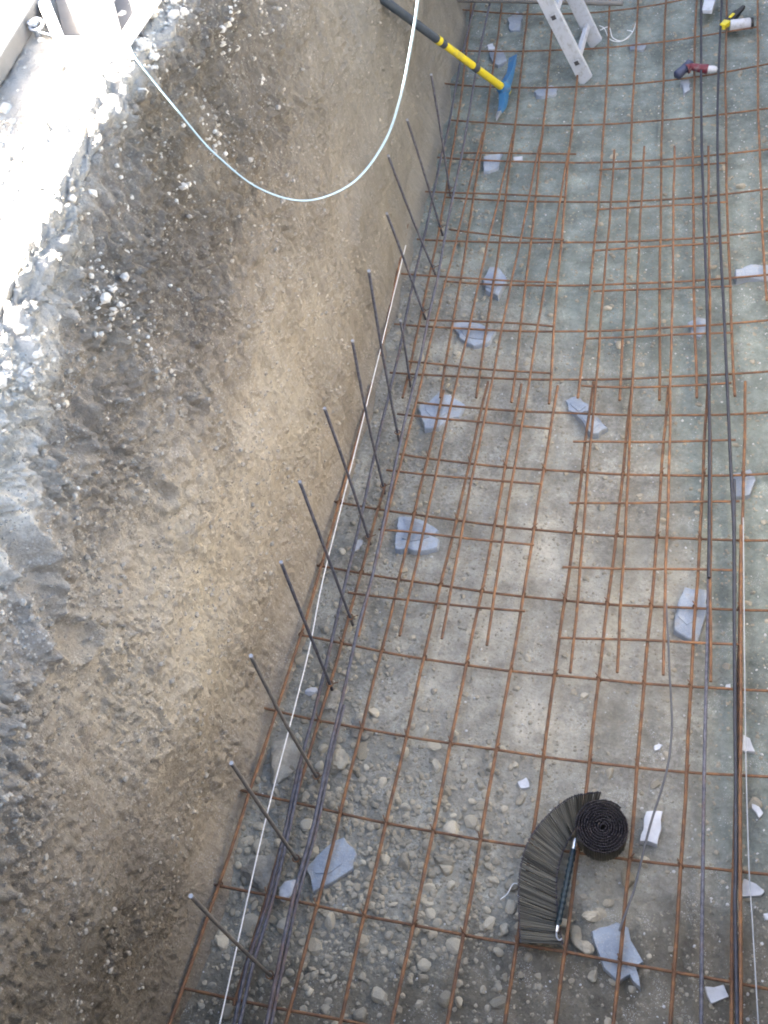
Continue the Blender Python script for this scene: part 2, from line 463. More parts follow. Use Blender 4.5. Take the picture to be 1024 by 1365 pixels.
def floor_z(x, y):
    p = np.stack([x, y, np.zeros_like(x)], 1)
    z = FLOOR + .012 * perlin(p * 2.2, 41) + .007 * perlin(p * 7, 42) + .006 * np.abs(perlin(p * 24, 43)) + .0035 * perlin(p * 60, 44)
    return z
def build_floor():
    ys = spaced([(-.3, .35, .03), (.35, 2.6, .008), (2.6, 4.5, .012), (4.5, 9.6, .025)])
    xs = np.concatenate([np.arange(-2.6, -1.4, .03), np.arange(-1.4, .5, .009), np.arange(.5, .95, .03)])
    n, k = len(ys), len(xs)
    Y = np.repeat(ys, k); X = np.tile(xs, n); Z = floor_z(X, Y)
    V = np.stack([X, Y, Z], 1)
    i = (np.arange(n - 1)[:, None] * k + np.arange(k - 1)[None]).ravel()
    me = mesh_from('ground', V, np.stack([i, i + 1, i + k + 1, i + k], 1))
    lit_slurry = np.exp(-((Y - 1.95) / .75) ** 2) * np.clip(1.1 - np.abs(X + .45) / .75, 0, 1)  # pale slurry, with the brighter light of mid trench painted in
    soil_shade = np.clip((1.22 - Y + .3 * (X + .35)) / .5, 0, 1)  # dark soil with the near-end shade painted in
    sky_tint = np.clip(np.clip((Y - 2.55 + .9 * (X + .3)) / 1.2, 0, 1) + .75 * np.clip((X - .02) / .25, 0, 1) * np.clip((Y - .8) / .5, 0, 1), 0, 1)  # cool skylight on the far and right floor, painted as colour
    for nm, val in (('slurry', lit_slurry), ('damp', soil_shade), ('mortar', sky_tint)):
        at = me.attributes.new(nm, 'FLOAT', 'POINT'); at.data.foreach_set('value', val.astype(np.float32))
    return link('ground', me, M['floor'], kind='structure')
build_floor()

def simple_bank(name, quad_fn, nu, nv, seed):
    u, v = np.meshgrid(np.linspace(0, 1, nu), np.linspace(0, 1, nv), indexing='ij')
    V = quad_fn(u.ravel(), v.ravel())
    V = V + (perlin(V * 4, seed)[:, None] * .03 + perlin(V * 14, seed + 1)[:, None] * .012)
    i = (np.arange(nu - 1)[:, None] * nv + np.arange(nv - 1)[None]).ravel()
    me = mesh_from(name, V, np.stack([i, i + nv, i + nv + 1, i + 1], 1))
    at = me.attributes.new('dry', 'FLOAT', 'POINT'); at.data.foreach_set('value', np.clip((V[:, 2] - 1.3) / .5, 0, 1).astype(np.float32))
    at = me.attributes.new('pale', 'FLOAT', 'POINT'); at.data.foreach_set('value', np.full(len(V), .95, np.float32))
    return link(name, me, M['wall'], kind='structure')
# the other side and the near end of the trench (outside the picture, they shade and bounce light)
def right_q(u, v):
    y = -.6 + u * 10.2; s = v * 4.2
    x = np.where(s < 1.95, .66 + s * .05, .76 + (s - 1.95)); z = np.where(s < 1.95, FLOOR - .06 + s, TOP)
    return np.stack([x, y, z], 1)
simple_bank('earth_wall', right_q, 160, 60, 50)
def near_q(u, v):
    x = -1.6 + u * 2.5; s = v * 3.2
    y = np.where(s < 1.95, .10 - s * .04, .02 - (s - 1.95)); z = np.where(s < 1.95, FLOOR - .06 + s, TOP - .005)
    return np.stack([x, y, z], 1)
simple_bank('earth_wall', near_q, 60, 60, 54)
def far_q(u, v):
    x = -2.6 + u * 3.6; s = v * 3.2
    y = np.where(s < 1.95, 9.2 + s * .04, 9.3 + (s - 1.95)); z = np.where(s < 1.95, FLOOR - .06 + s, TOP - .005)
    return np.stack([x, y, z], 1)
simple_bank('earth_wall', far_q, 60, 50, 58)
# unseen heaps and blocks added to shade the near end and far half
def heap_q(u, v):
    x = -2.2 + u * 4.6; y = -.45 - v * 2.6
    h = 1.25 * np.sin(np.clip(v, 0, 1) * math.pi) ** .7 * np.sin(np.clip(u, 0, 1) * math.pi) ** .5
    return np.stack([x, y, TOP - .06 + h], 1)
simple_bank('spoil_heap', heap_q, 60, 40, 62)
def heap2_q(u, v):
    x = -3.5 + u * 1.75; y = -3.6 + v * 4.5
    h = 2.7 * np.sin(np.clip(v, 0, 1) * math.pi) ** .5 * np.sin(np.clip(u, 0, 1) * math.pi) ** .6
    return np.stack([x, y, TOP - .06 + h], 1)
simple_bank('spoil_heap', heap2_q, 60, 60, 66)
# unseen deck added to block sky light from the near end
mb = MB(); mb.box(np.array([-.4, -.42, TOP + .03]), np.array([1.0, 0, 0]), np.array([0, 1.0, 0]), np.array([0, 0, 1.0]), 3.0, 1.0, .05)
mb.build('plank_bridge', M['plank'], kind='structure')
mb = MB(); mb.box(np.array([3.4, 7.4, TOP + 1.9]), np.array([1.0, 0, 0]), np.array([0, 1.0, 0]), np.array([0, 0, 1.0]), 4.4, 6.4, 3.9)
mb.build('house_wall', M['plank'], kind='structure')  # unseen block added to dim the sky over the far half
mb = MB(); mb.box(np.array([-4.9, 7.2, TOP + 1.7]), np.array([1.0, 0, 0]), np.array([0, 1.0, 0]), np.array([0, 0, 1.0]), 4.4, 7.4, 3.5)
mb.build('house_wall', M['plank'], kind='structure')  # unseen block added to keep sun off the far right bank
# wide natural ground beyond the banks
mb = MB()
for (x0, x1, y0, y1) in ((-60, -4.2, -60, 60), (2.9, 60, -60, 60), (-4.2, 2.9, -60, -1.1), (-4.2, 2.9, 9.5, 60), (-4.2, -1.55, -1.1, -.55), (.9, 2.9, -1.1, -.55)):
    mb.add([(x0, y0, TOP - .012), (x1, y0, TOP - .012), (x1, y1, TOP - .012), (x0, y1, TOP - .012)], [(0, 1, 2, 3)])
mb.build('upper_ground', M['top'], kind='structure')

# ------------------------------------------------------------------ stones
def ico(sub):
    import bmesh
    bm = bmesh.new(); bmesh.ops.create_icosphere(bm, subdivisions=sub, radius=1)
    V = np.array([v.co[:] for v in bm.verts]); F = np.array([[v.index for v in f.verts] for f in bm.faces]); bm.free(); return V, F
ICO = {s: ico(s) for s in (1, 2, 3)}
def stone_shape(sub, seed, planes=9, sx=1, sy=.8, sz=.6, cut=.62):
    g = np.random.default_rng(seed); V, F = ICO[sub]; V = V.copy()
    for _ in range(planes):
        nrm = g.normal(size=3); nrm /= np.linalg.norm(nrm); d = g.uniform(cut, .95)
        k = V @ nrm - d; k = np.clip(k, 0, None); V -= k[:, None] * nrm * .92
    V += .05 * perlin(V * 2.3 + seed, seed)[:, None] * V
    return V * [sx, sy, sz], F
def scatter(name, mat, pts, sizes, sub, nshape, cut=.62, **props):
    VV, FF = [], []; off = 0
    shapes = [stone_shape(sub, 100 + i, sx=1, sy=rng.uniform(.65, 1), sz=rng.uniform(.5, .8), cut=cut) for i in range(nshape)]
    for p, s in zip(pts, sizes):
        V, F = shapes[rng.integers(nshape)]
        a, b = rng.uniform(0, 6.28), rng.uniform(-.4, .4)
        ca, sa, cb, sb = math.cos(a), math.sin(a), math.cos(b), math.sin(b)
        Rm = np.array([[ca, -sa * cb, sa * sb], [sa, ca * cb, -ca * sb], [0, sb, cb]])
        VV.append((V * s) @ Rm.T + p); FF.append(F + off); off += len(V)
    me = mesh_from(name, np.vstack(VV), np.vstack(FF), smooth=False)
    return link(name, me, mat, kind='stuff', **props)

def floor_pts(n, fn):
    out = []
    while len(out) < n:
        x = rng.uniform(-1.3, .5, 4000); y = rng.uniform(.35, 6.6, 4000)
        x = x + bend(y) * np.clip((.3 - x) / 1.6, 0, 1)
        w = fn(x, y); k = rng.uniform(size=4000) < w
        out += list(zip(x[k], y[k]))
    out = np.array(out[:n]); return out
def rubble_zone(x, y):
    foot = np.exp(-((x - bend(y) + 1.05) / .22) ** 2) * np.clip(1.15 - y / 6, .1, 1) * .6
    near = np.exp(-((y - 1.02) / np.where(y < 1.02, .26, .34)) ** 2) * np.exp(-((x + .75) / .42) ** 2)
    return np.clip(near * 1.0 + foot * .5 + .02, 0, 1)
P = floor_pts(22000, lambda x, y: .25 + .75 * rubble_zone(x, y))
z = floor_z(P[:, 0], P[:, 1])
s = np.clip(rng.lognormal(-5.6, .5, len(P)), .0015, .010)
scatter('gravel', M['gravel'], np.column_stack([P, z]), s, 1, 12)
P = floor_pts(2900, lambda x, y: rubble_zone(x, y))
z = floor_z(P[:, 0], P[:, 1])
s = np.clip(rng.lognormal(-4.55, .35, len(P)), .006, .016)
scatter('small_rubble', M['rubble'], np.column_stack([P, z]), s, 2, 14, cut=.45)
P = floor_pts(1500, lambda x, y: .15 + .5 * np.clip((x + .6), 0, 1))
z = floor_z(P[:, 0], P[:, 1]) + .002
scatter('white_grit', M['white_grit'], np.column_stack([P, z]), np.clip(rng.lognormal(-5.6, .4, len(P)), .0016, .007), 1, 6)
# crumbs and clods stuck to the dug face
fv = BV.reshape(bn, bk, 3)
def wall_pts(n, wfn, zr):
    out = []
    while len(out) < n:
        i = rng.integers(0, bn, 3000); j = rng.integers(0, bk, 3000); p = fv[i, j]
        w = wfn(p) * ((p[:, 2] > zr[0]) & (p[:, 2] < zr[1]) & (p[:, 1] > .2) & (p[:, 1] < 5.5) & (p[:, 0] > -1.9))
        out += list(p[rng.uniform(size=3000) < w])
    return np.array(out[:n])
clump = lambda p: np.clip(perlin(p * 5, 61) * 2 - .1, 0.02, 1)
P = wall_pts(9500, lambda p: (.25 + .75 * clump(p)) * np.clip(1.3 - p[:, 1] / 3.5, .1, 1) * np.where((p[:, 1] < 1.1) & (p[:, 2] < .9), .45, 1), (.15, 1.8))
scatter('clods', M['clod'], P, np.clip(rng.lognormal(-5.55, .5, len(P)), .0016, .012), 1, 12)
P = wall_pts(3600, lambda p: clump(p) * np.clip((p[:, 2] - 1.15) / .6, 0, 1) ** 2 * np.clip(1.6 - p[:, 1] / 2.6, .2, 1), (1.0, 1.9))
P[:, 0] -= .003
scatter('dry_clods', M['dryclod'], P, np.clip(rng.lognormal(-5.15, .6, len(P)), .002, .024) * np.clip((P[:, 2] - .9) / .75, .45, 1), 1, 12)

def stone_mesh(i, sub=2, **k):
    V, F = stone_shape(sub, 300 + i, **k); return mesh_from('rubble_stone', V, F, smooth=False)
RUB = [stone_mesh(i, planes=8, cut=.44, sy=random.uniform(.7, .95), sz=random.uniform(.5, .75)) for i in range(12)]
for me in RUB: me.materials.append(M['rubble'])
pts = floor_pts(420, lambda x, y: rubble_zone(x, y) * np.where(y < 1.6, 1, .25))
seen = []
for (x, y) in pts:
    s = min(.036, max(.014, random.lognormvariate(-3.85, .3)))
    if len(seen) > 285 or any((x - a) ** 2 + (y - b) ** 2 < (s * .7 + c) ** 2 for a, b, c in seen): continue
    seen.append((x, y, s))
    big = 'larger' if s > .022 else 'small'
    where, zone = (('in the stony patch at the near end of the wall foot', 'near stony patch') if y < 1.65 and x < -.3 else
                   ('in the stony strip along the starter bars', 'stony strip along the wall foot') if x - float(bend(np.array([y]))[0]) < -.75 else
                   ('lying apart on the smooth trench bottom', 'smooth trench bottom'))
    o = link('rubble_stone', random.choice(RUB), None, label=f'{big} tan rubble stone {where}', category='stone', group=f'{big} rubble stones of the {zone}')
    o.location = (x, y, float(floor_z(np.array([x]), np.array([y]))[0]) + s * random.uniform(-.12, .2))
    o.scale = (s, s, s); o.rotation_euler = (random.uniform(-.3, .3), random.uniform(-.3, .3), random.uniform(0, 6.28))

def big_stone(px, py, w, h, mat, name, label, seed, ang=0, flat=.5, planes=9):
    V, F = stone_shape(3, seed, planes=planes + 4, sx=1, sy=1, sz=1, cut=.6)
    c = at_z(px, py, FLOOR + .01); sc = np.linalg.norm(at_z(px + 1, py, FLOOR) - at_z(px, py, FLOOR)); sv = np.linalg.norm(at_z(px, py + 1, FLOOR) - at_z(px, py, FLOOR))
    V = V * (1 + .16 * perlin(V * 2.6 + seed, seed + 1) + .07 * perlin(V * 6 + seed, seed + 2))[:, None]
    V = V * [w / 2 * sc, h / 2 * sv, flat * w / 2 * sc]
    o = link(name, mesh_from(name, V, F, smooth=False), mat, label=label, category='stone')
    o.location = c; o.rotation_euler.z = ang
big_stone(377, 1017, 46, 66, M['greystone'], 'large_stone', 'large egg-shaped grey stone at the wall foot under the white string', 501, 0, .6)
big_stone(350, 1163, 56, 52, M['greystone'], 'large_stone', 'blocky grey stone at the wall foot beside the pale wedge', 502, .3, .5)
big_stone(384, 1187, 22, 36, M['pale'], 'stone_wedge', 'pale wedge-shaped stone between the two grey bar runs near the slate', 503, -.5, .6)
big_stone(452, 1013, 28, 30, M['rubble'], 'rubble_stone', 'tan squarish stone beside the grey bar run above the rubble', 504, .2, .7)
big_stone(483, 972, 34, 30, M['greystone'], 'large_stone', 'flat grey stone lying under a mesh crossing above the rubble', 505, .2, .4)
big_stone(592, 1148, 32, 18, M['rubble'], 'rubble_stone', 'oblong tan block lying between two long bars in the rubble', 507, .1, .6, 14)
big_stone(788, 1222, 28, 15, M['rubble'], 'rubble_stone', 'oblong tan stone above the ragged slate near the tool', 508, .3, .6)
big_stone(767, 1247, 17, 32, M['rubble'], 'rubble_stone', 'upright tan stone left of the ragged slate beside the tool tip', 509, .1, .6)
big_stone(781, 1263, 24, 18, M['rubble'], 'rubble_stone', 'rounded tan stone touching the left edge of the ragged slate', 510, -.4, .6)
big_stone(791, 1302, 14, 20, M['rubble'], 'rubble_stone', 'pale tan brick-like stone below the ragged slate', 511, -.5, .7)
big_stone(440, 935, 22, 36, M['greystone'], 'large_stone', 'upright pale grey stone between the two grey bar runs', 512, -.2, .5)
big_stone(415, 922, 18, 12, M['pale'], 'stone_chip', 'small white chip beside a starter bar foot', 513, .3, .6)
big_stone(476, 728, 10, 22, M['pale'], 'stone_chip', 'narrow cream stone beside the grey bar near the wall', 514, -.3, .6)

# ------------------------------------------------------------------ flat slate spacers under the mats
def chip(outline, mat, name, label, thick=.026, cat='stone slab', seed=0):
    g = np.random.default_rng(seed + 900)
    top_z = FLOOR + thick
    P = np.array([at_z(x, y, top_z)[:2] for x, y in outline])
    ring = []
    n = len(P)
    for i in range(n):
        a, b = P[i], P[(i + 1) % n]; L = np.linalg.norm(b - a); k = max(2, int(L / .022))
        for t in np.arange(k) / k:
            q = a + (b - a) * t
            if t > 0: q = q + g.normal(size=2) * min(.0035, L * .06)
            ring.append(q)
    ring = np.array(ring); c = ring.mean(0); n = len(ring)
    tilt = g.normal(size=2) * .06
    hz = lambda q, amp: top_z + (q - c) @ tilt + amp * g.normal(size=len(q))
    V = []; layers = []
    for f, dz, am in ((1.03, -thick - .012, 0), (1.0, -.004, .0006), (.965, 0, .0002), (.6, .0006, .0002), (.25, .0008, .0002)):
        q = c + (ring - c) * f; V.append(np.column_stack([q, hz(q, am) + dz]))
    V = np.vstack(V + [np.array([[c[0], c[1], top_z + .001]])]); F = []
    for l in range(4):
        for i in range(n):
            a, b = l * n + i, l * n + (i + 1) % n; F += [(a, b, b + n), (a, b + n, a + n)]
    for i in range(n): F.append((4 * n + i, 4 * n + (i + 1) % n, 5 * n))
    V[:, :2] -= c; V[:, 2] -= FLOOR
    F = np.array(F)
    v0, v1, v2 = V[F[-1][0]], V[F[-1][1]], V[F[-1][2]]
    if np.cross(v1 - v0, v2 - v0)[2] < 0: F = F[:, ::-1]
    o = link(name, mesh_from(name, V, F, smooth=False), mat, label=label, category=cat)
    o.location = (c[0], c[1], FLOOR)
    if cat == 'slate' and len(outline) > 5:
        sh = g.normal(size=2) * .006; k = ring[::3]; k = c + (k - c) * (.62 + .12 * g.uniform(-1, 1, size=len(k)))[:, None] + sh
        T = [np.array([*(q - c), thick + float((q - c) @ tilt) + .0042]) for q in k]
        mb = MB(); mb.prism(T, [t_ - [0, 0, .006] for t_ in T]); u_ = mb.build('split_layer', mat, o)
    return o
SL = [
 ([(643,372),(653,354),(665,356),(676,374),(664,395),(650,388)], 'pale blue grey slate of diamond shape under a double crossing in mid trench'),
 ([(603,430),(618,428),(640,431),(661,441),(648,457),(632,461),(612,450)], 'wide blue grey slate with rounded left end, second below the diamond one'),
 ([(558,540),(572,535),(588,518),(620,538),(612,555),(598,558),(585,570),(566,572)], 'ragged blue grey slate beside the starter bar row, below the rounded one'),
 ([(754,532),(770,527),(785,540),(786,548),(772,551),(758,546)], 'blunt grey slate at the bent bar end, upper of the touching pair'),
 ([(768,552),(788,549),(800,558),(810,570),(798,578),(788,578)], 'pointed grey slate, lower of the touching pair in mid trench'),
 ([(530,688),(545,687),(563,692),(585,706),(572,712),(585,718),(583,730),(560,735),(527,732)], 'square blue grey slate with straight left edge near the starter bars'),
 ([(917,430),(930,422),(942,424),(941,440),(934,450),(922,445)], 'small bluish slate under the left run of dark bars on the far right'),
 ([(913,782),(942,786),(945,810),(938,830),(930,855),(899,840),(903,805)], 'tall blue grey slate beside the right-hand dark bars above the grey wire'),
 ([(407,1157),(423,1140),(445,1120),(458,1115),(475,1138),(470,1158),(440,1178),(418,1190)], 'blue grey slate shard lying in the rubble beside the near grey bars'),
 ([(789,1240),(822,1228),(838,1236),(848,1265),(858,1283),(848,1290),(854,1318),(840,1300),(825,1310),(805,1290),(795,1262)], 'large ragged slate at the lower end of the grey wire'),
 ([(978,630),(1000,625),(1008,640),(1000,660),(980,662)], 'dull blue slate under the lone rusty bar end on the right'),
 ([(980,362),(1000,353),(1030,352),(1026,372),(1000,370),(982,374)], 'bluish slate at the far right edge beyond the dark bars'),
 ([(645,210),(670,203),(664,222),(645,228)], 'thin grey slate under the double bars below the pickaxe point'),
 ([(712,122),(735,113),(744,116),(740,126),(715,127)], 'flat grey slate between the pickaxe head and the ladder foot'),
 ([(677,25),(690,17),(697,22),(693,38),(680,38)], 'small grey slate above the pickaxe head, left of the ladder'),
 ([(652,68),(668,66),(676,80),(664,86),(656,80)], 'grey slate touching the chisel end of the pickaxe'),
 ([(838,60),(852,57),(862,60),(858,65),(840,65)], 'thin grey slate beside the white wire loops near the ladder'),
 ([(908,108),(918,105),(921,118),(912,124)], 'faint bluish slate below the red-handled tool'),
]
for i, (ol, lb) in enumerate(SL):
    chip(ol, M['slate'], 'slate_spacer', lb, .023 if i < 12 else .02, 'slate', i)
PL = [
 ([(862,1080),(884,1080),(882,1105),(876,1127),(853,1122),(858,1105)], 'white oblong plaster piece under the grey wire beside the coil', .02),
 ([(992,1170),(1020,1188),(1014,1194),(988,1196)], 'white triangular chip beside the right-hand string'),
 ([(991,979),(1000,984),(1007,1002),(989,1001)], 'white torn chip with slanted top beside the dark bars'),
 ([(1002,1065),(1007,1070),(1018,1083),(1012,1090),(1003,1078)], 'narrow white flake at the right edge above the triangular chip'),
 ([(940,1315),(965,1312),(972,1328),(958,1334),(948,1338)], 'grey white lump between the dark bars at the lower right'),
 ([(1018,1218),(1030,1216),(1030,1228),(1020,1226)], 'white chip at the right edge below the triangular chip'),
 ([(872,994),(878,991),(884,993),(880,999),(873,1001)], 'small white flake left of the grey wire bend'),
 ([(649,60),(657,57),(661,64),(651,66)], 'white plaster flake near the pickaxe chisel end'),
 ([(690,1042),(702,1036),(706,1049),(694,1051)], 'crumbled white plaster bit between long bars above the coil'),
 ([(684,209),(697,208),(697,213),(686,214)], 'cream flake on the double bars below the pickaxe'),
 ([(968,912),(974,911),(975,918),(967,917)], 'tiny white flake beside the dark bars under a cross bar'),
]
for i, t in enumerate(PL):
    chip(t[0], M['pale'], 'plaster_chip', t[1], t[2] if len(t) > 2 else .012, 'plaster chip', 40 + i)

# ------------------------------------------------------------------ welded mats
def poly_bar(px, axis, z, ext0=0.0, ext1=0.0, n=28, deg=2):
    """photo points of a rod -> smooth rod at height z (rod runs along axis 0 = x, 1 = y)"""
    W = np.array([at_z(x, y, z)[:2] for x, y in px])
    t = W[:, axis]; o = W[:, 1 - axis]
    dg = min(deg, len(px) - 1) if len(px) > 3 else 1
    c = np.polyfit(t, o, dg)
    a, b = t.min() - ext0, t.max() + ext1
    tt = np.linspace(a, b, n); clamp = np.clip(tt, t.min(), t.max())
    oo = np.polyval(c, clamp) + np.polyval(np.polyder(c), clamp) * (tt - clamp)
    ph = random.uniform(0, 9)
    oo = oo + .0016 * np.sin(tt * 6 + ph) + .001 * np.sin(tt * 15 + ph * 2)
    zz = z + .0012 * np.sin(tt * 5 + ph)
    P = np.zeros((n, 3)); P[:, axis] = tt; P[:, 1 - axis] = oo; P[:, 2] = zz
    return P
def knots(root, li, ci):
    """twisted tie wires where long and cross bars meet"""
    L_ = [o for o in root.children if o.name.startswith('long_bar')]; K_ = [o for o in root.children if o.name.startswith('cross_bar')]
    for i in li:
        for j in ci:
            a = np.array(L_[i]['path']).reshape(-1, 3); b = np.array(K_[j]['path']).reshape(-1, 3)
            aa = np.array([a[0] + (a[-1] - a[0]) * 0])
            fa = np.column_stack([np.interp(np.linspace(0, len(a) - 1, 300), range(len(a)), a[:, q]) for q in range(3)])
            fb = np.column_stack([np.interp(np.linspace(0, len(b) - 1, 300), range(len(b)), b[:, q]) for q in range(3)])
            D = ((fa[:, None, :2] - fb[None, :, :2]) ** 2).sum(2); k = np.unravel_index(D.argmin(), D.shape)
            if D[k] > .0002: continue
            c = (fa[k[0]] + fb[k[1]]) / 2; mb = MB(); r = .0095; a0 = random.uniform(-.3, .3) + random.choice((.8, 2.35))
            u = np.array([math.cos(a0), math.sin(a0), 0]); z_ = np.array([0, 0, 1.0])
            mb.tube([u * math.cos(q) * r + z_ * math.sin(q) * r * 1.35 for q in np.linspace(0, 6.1, 14)], .0022, 6)
            e = z_ * r * 1.3; mb.tube([e, e + u * .006 + z_ * .006, e + u * .014 + [0, .004, .007]], .002, 6)
            o = mb.build('tie_wire', M['rust'], root, True); o.location = c
def bar(name, P, r, mat, parent, **k):
    mb = MB(); mb.tube(P, r, 8); o = mb.build(name, mat, parent, smooth=True, **k); o['path'] = [float(x) for x in P.ravel()]; return o

def mat(label, longs, crosses, zl, zc, rl=.0056, rc=.0046, cext=(.03, .0)):
    root = empty('reinforcing_mesh', (0, 0, 0), label=label, category='reinforcing mesh', group='welded reinforcing mats on the trench bottom')
    for px, e0, e1 in longs: bar('long_bar', poly_bar(px, 1, zl, e0, e1), rl, M['rust'], root)
    for px, e0, e1 in crosses: bar('cross_bar', poly_bar(px, 0, zc, e0, e1), rc, M['rust'], root)
    return root

N_cross = [[(530,603),(575,611),(625,619),(672,624),(728,626),(754,629),(891,632),(1024,632)],
 [(435,668),(508,678),(561,688),(611,694),(700,704),(724,708),(824,714),(929,719),(1024,721)],
 [(400,748),(482,765),(532,773),(588,782),(640,789),(700,794),(724,798),(812,803),(888,810),(1024,815)],
 [(400,845),(453,858),(508,869),(567,879),(623,888),(700,895),(724,899),(800,906),(894,913),(1024,921)],
 [(348,941),(389,953),(428,961),(482,972),(543,982),(603,992),(660,1001),(726,1009),(760,1012),(849,1022),(941,1029),(1024,1038)],
 [(316,1051),(395,1073),(500,1094),(578,1109),(641,1119),(704,1128),(772,1137),(841,1147),(936,1156),(1024,1166)],
 [(270,1173),(358,1197),(420,1208),(480,1221),(548,1235),(619,1247),(693,1258),(753,1268),(825,1280),(899,1293),(976,1310),(1024,1322)],
 [(244,1317),(300,1330),(440,1358),(560,1380)]]
N_cross0 = [(556,535),(596,539),(643,546),(691,550),(750,551),(833,551),(896,553),(970,552),(1024,550)]
N_long = [
 [(229,1355),(294,1179),(320,1100),(351,997),(370,934),(395,860),(411,811),(442,715),(463,640),(494,510)],
 [(384,1098),(411,1002),(428,961),(444,895),(461,839),(476,778),(491,725),(502,690),(514,646)],
 [(395,1320),(420,1208),(449,1100),(482,972),(500,901),(508,869),(529,781),(558,669),(570,615),(590,520)],
 [(455,1365),(485,1229),(514,1090),(527,1029),(541,979),(567,879),(588,784),(609,693),(624,619),(641,562),(649,509)],
 [(524,1361),(551,1224),(578,1108),(603,990),(623,888),(640,789),(658,704),(672,624),(688,554),(696,512)],
 [(598,1361),(619,1243),(638,1119),(660,1001),(683,893),(694,804),(715,699),(728,615),(738,551),(741,514)],
 [(672,1361),(692,1260),(713,1100),(724,1005),(739,900),(750,833),(762,719),(771,660),(783,588),(791,509)],
 [(741,1361),(754,1268),(770,1141),(783,1032),(800,906),(806,847),(815,762),(825,660),(836,578),(844,512)],
 [(821,1363),(825,1278),(838,1145),(849,1027),(860,912),(868,815),(873,748),(879,660),(886,588),(891,514)],
 [(896,1363),(899,1291),(907,1153),(915,1032),(922,918),(929,789),(935,660),(940,588),(944,514)],
 [(977,1305),(977,1164),(981,1032),(985,918),(991,660),(994,509)]]
near_long = [(p, .4 if i != 1 else .55, 0) for i, p in enumerate(N_long)]
near_cross = [(p, .0, .22) for p in [N_cross0] + N_cross]
near_cross[-1] = (N_cross[-1], .0, 1.3)
near_mat = mat('rusty welded mesh covering the near half of the trench bottom', near_long, near_cross, 0.0, -.0103)
knots(near_mat, range(0, 11), range(1, 8))
for o in near_mat.children:
    if 'path' in o: del o['path']

F_cross = [[(576,5),(658,17),(724,22),(790,13),(891,4)],
 [(619,67),(735,69),(788,65),(849,57),(886,55),(960,45)],
 [(608,113),(698,116),(754,116),(807,114),(886,109),(954,98),(1018,86)],
 [(613,161),(690,166),(754,167),(886,160),(1024,144)],
 [(598,211),(663,214),(754,217),(841,215),(925,209),(1018,200)],
 [(609,263),(665,268),(754,270),(881,265),(1012,254)],
 [(572,319),(651,323),(754,324),(881,319),(1020,309)],
 [(609,375),(649,379),(754,382),(881,375),(1024,366)],
 [(543,433),(665,441),(754,443),(881,435),(1024,428)],
 [(538,497),(588,501),(636,505),(686,506),(754,506),(794,505),(880,501),(946,500),(1024,497)]]
F_long = [[(628,5),(618,105),(593,263),(559,429),(537,530)],
 [(669,5),(656,105),(645,185),(630,263),(604,429),(587,530)],
 [(703,16),(695,92),(685,180),(675,263),(649,429),(635,530)],
 [(735,47),(727,153),(713,263),(695,429),(682,536)],
 [(771,90),(766,145),(752,263),(741,429),(731,538)],
 [(813,13),(809,105),(804,185),(796,266),(788,385),(783,464),(766,530)],
 [(850,18),(846,105),(841,185),(838,266),(833,385),(829,464),(827,534)],
 [(888,0),(884,105),(882,200),(881,279),(881,464),(878,533)],
 [(929,0),(925,105),(924,200),(925,332),(928,464),(928,530)],
 [(970,0),(965,105),(969,200),(972,305),(977,464),(979,528)],
 [(1011,0),(1009,132),(1014,200),(1018,305),(1021,400)]]
far_edge = [(590,60),(582,105),(564,200),(551,263),(538,327),(530,358),(520,411)]
mat('rusty welded mesh running on under the ladder feet at the far end',
    [(p, 0, 1.6 if p[0][1] < 40 else 2.2) for p in F_long[:4]] + [(p, 0, 1.6) for p in F_long[4:]] + [(far_edge, .3, 1.8)],
    [(p, .06 if i > 2 else .18, .2) for i, p in enumerate(F_cross)], -.0006, -.0111)
ML_long = [[(642,177),(624,263),(583,429),(564,500),(551,535),(527,641),(517,681),(497,766),(479,848)],
 [(682,179),(669,263),(625,429),(607,517),(596,562),(567,688),(535,848)],
 [(721,182),(707,263),(672,429),(655,500),(636,599),(622,688),(588,851)],
 [(764,174),(746,263),(720,429),(706,500),(691,588),(675,694),(664,760),(648,860)]]
ML_cross = [[(613,203),(640,204),(685,204),(768,206)],
 [(567,255),(628,257),(690,260),(755,263)],
 [(599,305),(640,311),(675,315),(752,320)],
 [(535,365),(585,369),(645,372),(742,376)],
 [(572,427),(643,429),(690,432),(738,435)],
 [(545,482),(620,489),(680,494),(735,497)],
 [(530,551),(559,557),(588,558),(641,562),(686,568),(733,571)],
 [(515,627),(580,633),(622,637),(670,641),(722,645)],
 [(505,706),(599,715),(650,720),(712,726)],
 [(464,789),(526,798),(588,804),(640,810),(700,816)]]
mat('narrow rusty mesh lapped on top beside the starter bars', [(p, 0, 0) for p in ML_long], [(p, 0, 0) for p in ML_cross], .0206, .0103, .0051, .0044)
MR_long = [[(819,200),(811,332),(803,411),(798,470),(788,560),(780,680),(774,748),(766,836),(762,897)],
 [(858,195),(854,332),(845,470),(840,580),(834,660),(829,792),(824,897)],
 [(899,195),(898,332),(895,470),(892,580),(891,660),(888,777),(884,900)],
 [(944,195),(946,332),(946,470),(947,660),(948,909)]]
MR_cross = [[(799,226),(841,225),(923,220),(968,217)],
 [(796,279),(881,274),(970,269)],
 [(791,334),(878,329),(973,323)],
 [(791,389),(881,385),(976,381)],
 [(780,451),(881,447),(976,444)],
 [(775,514),(841,515),(894,516),(944,514),(975,510)],
 [(764,589),(833,590),(896,589),(939,587),(981,586)],
 [(759,670),(886,670),(939,669),(986,669)],
 [(750,755),(873,760),(979,760)],
 [(747,849),(865,856),(988,859)]]
mat('narrow rusty mesh lapped on top along the dark bars on the right', [(p, 0, 0) for p in MR_long], [(p, 0, 0) for p in MR_cross], .0206, .0103, .0051, .0044)

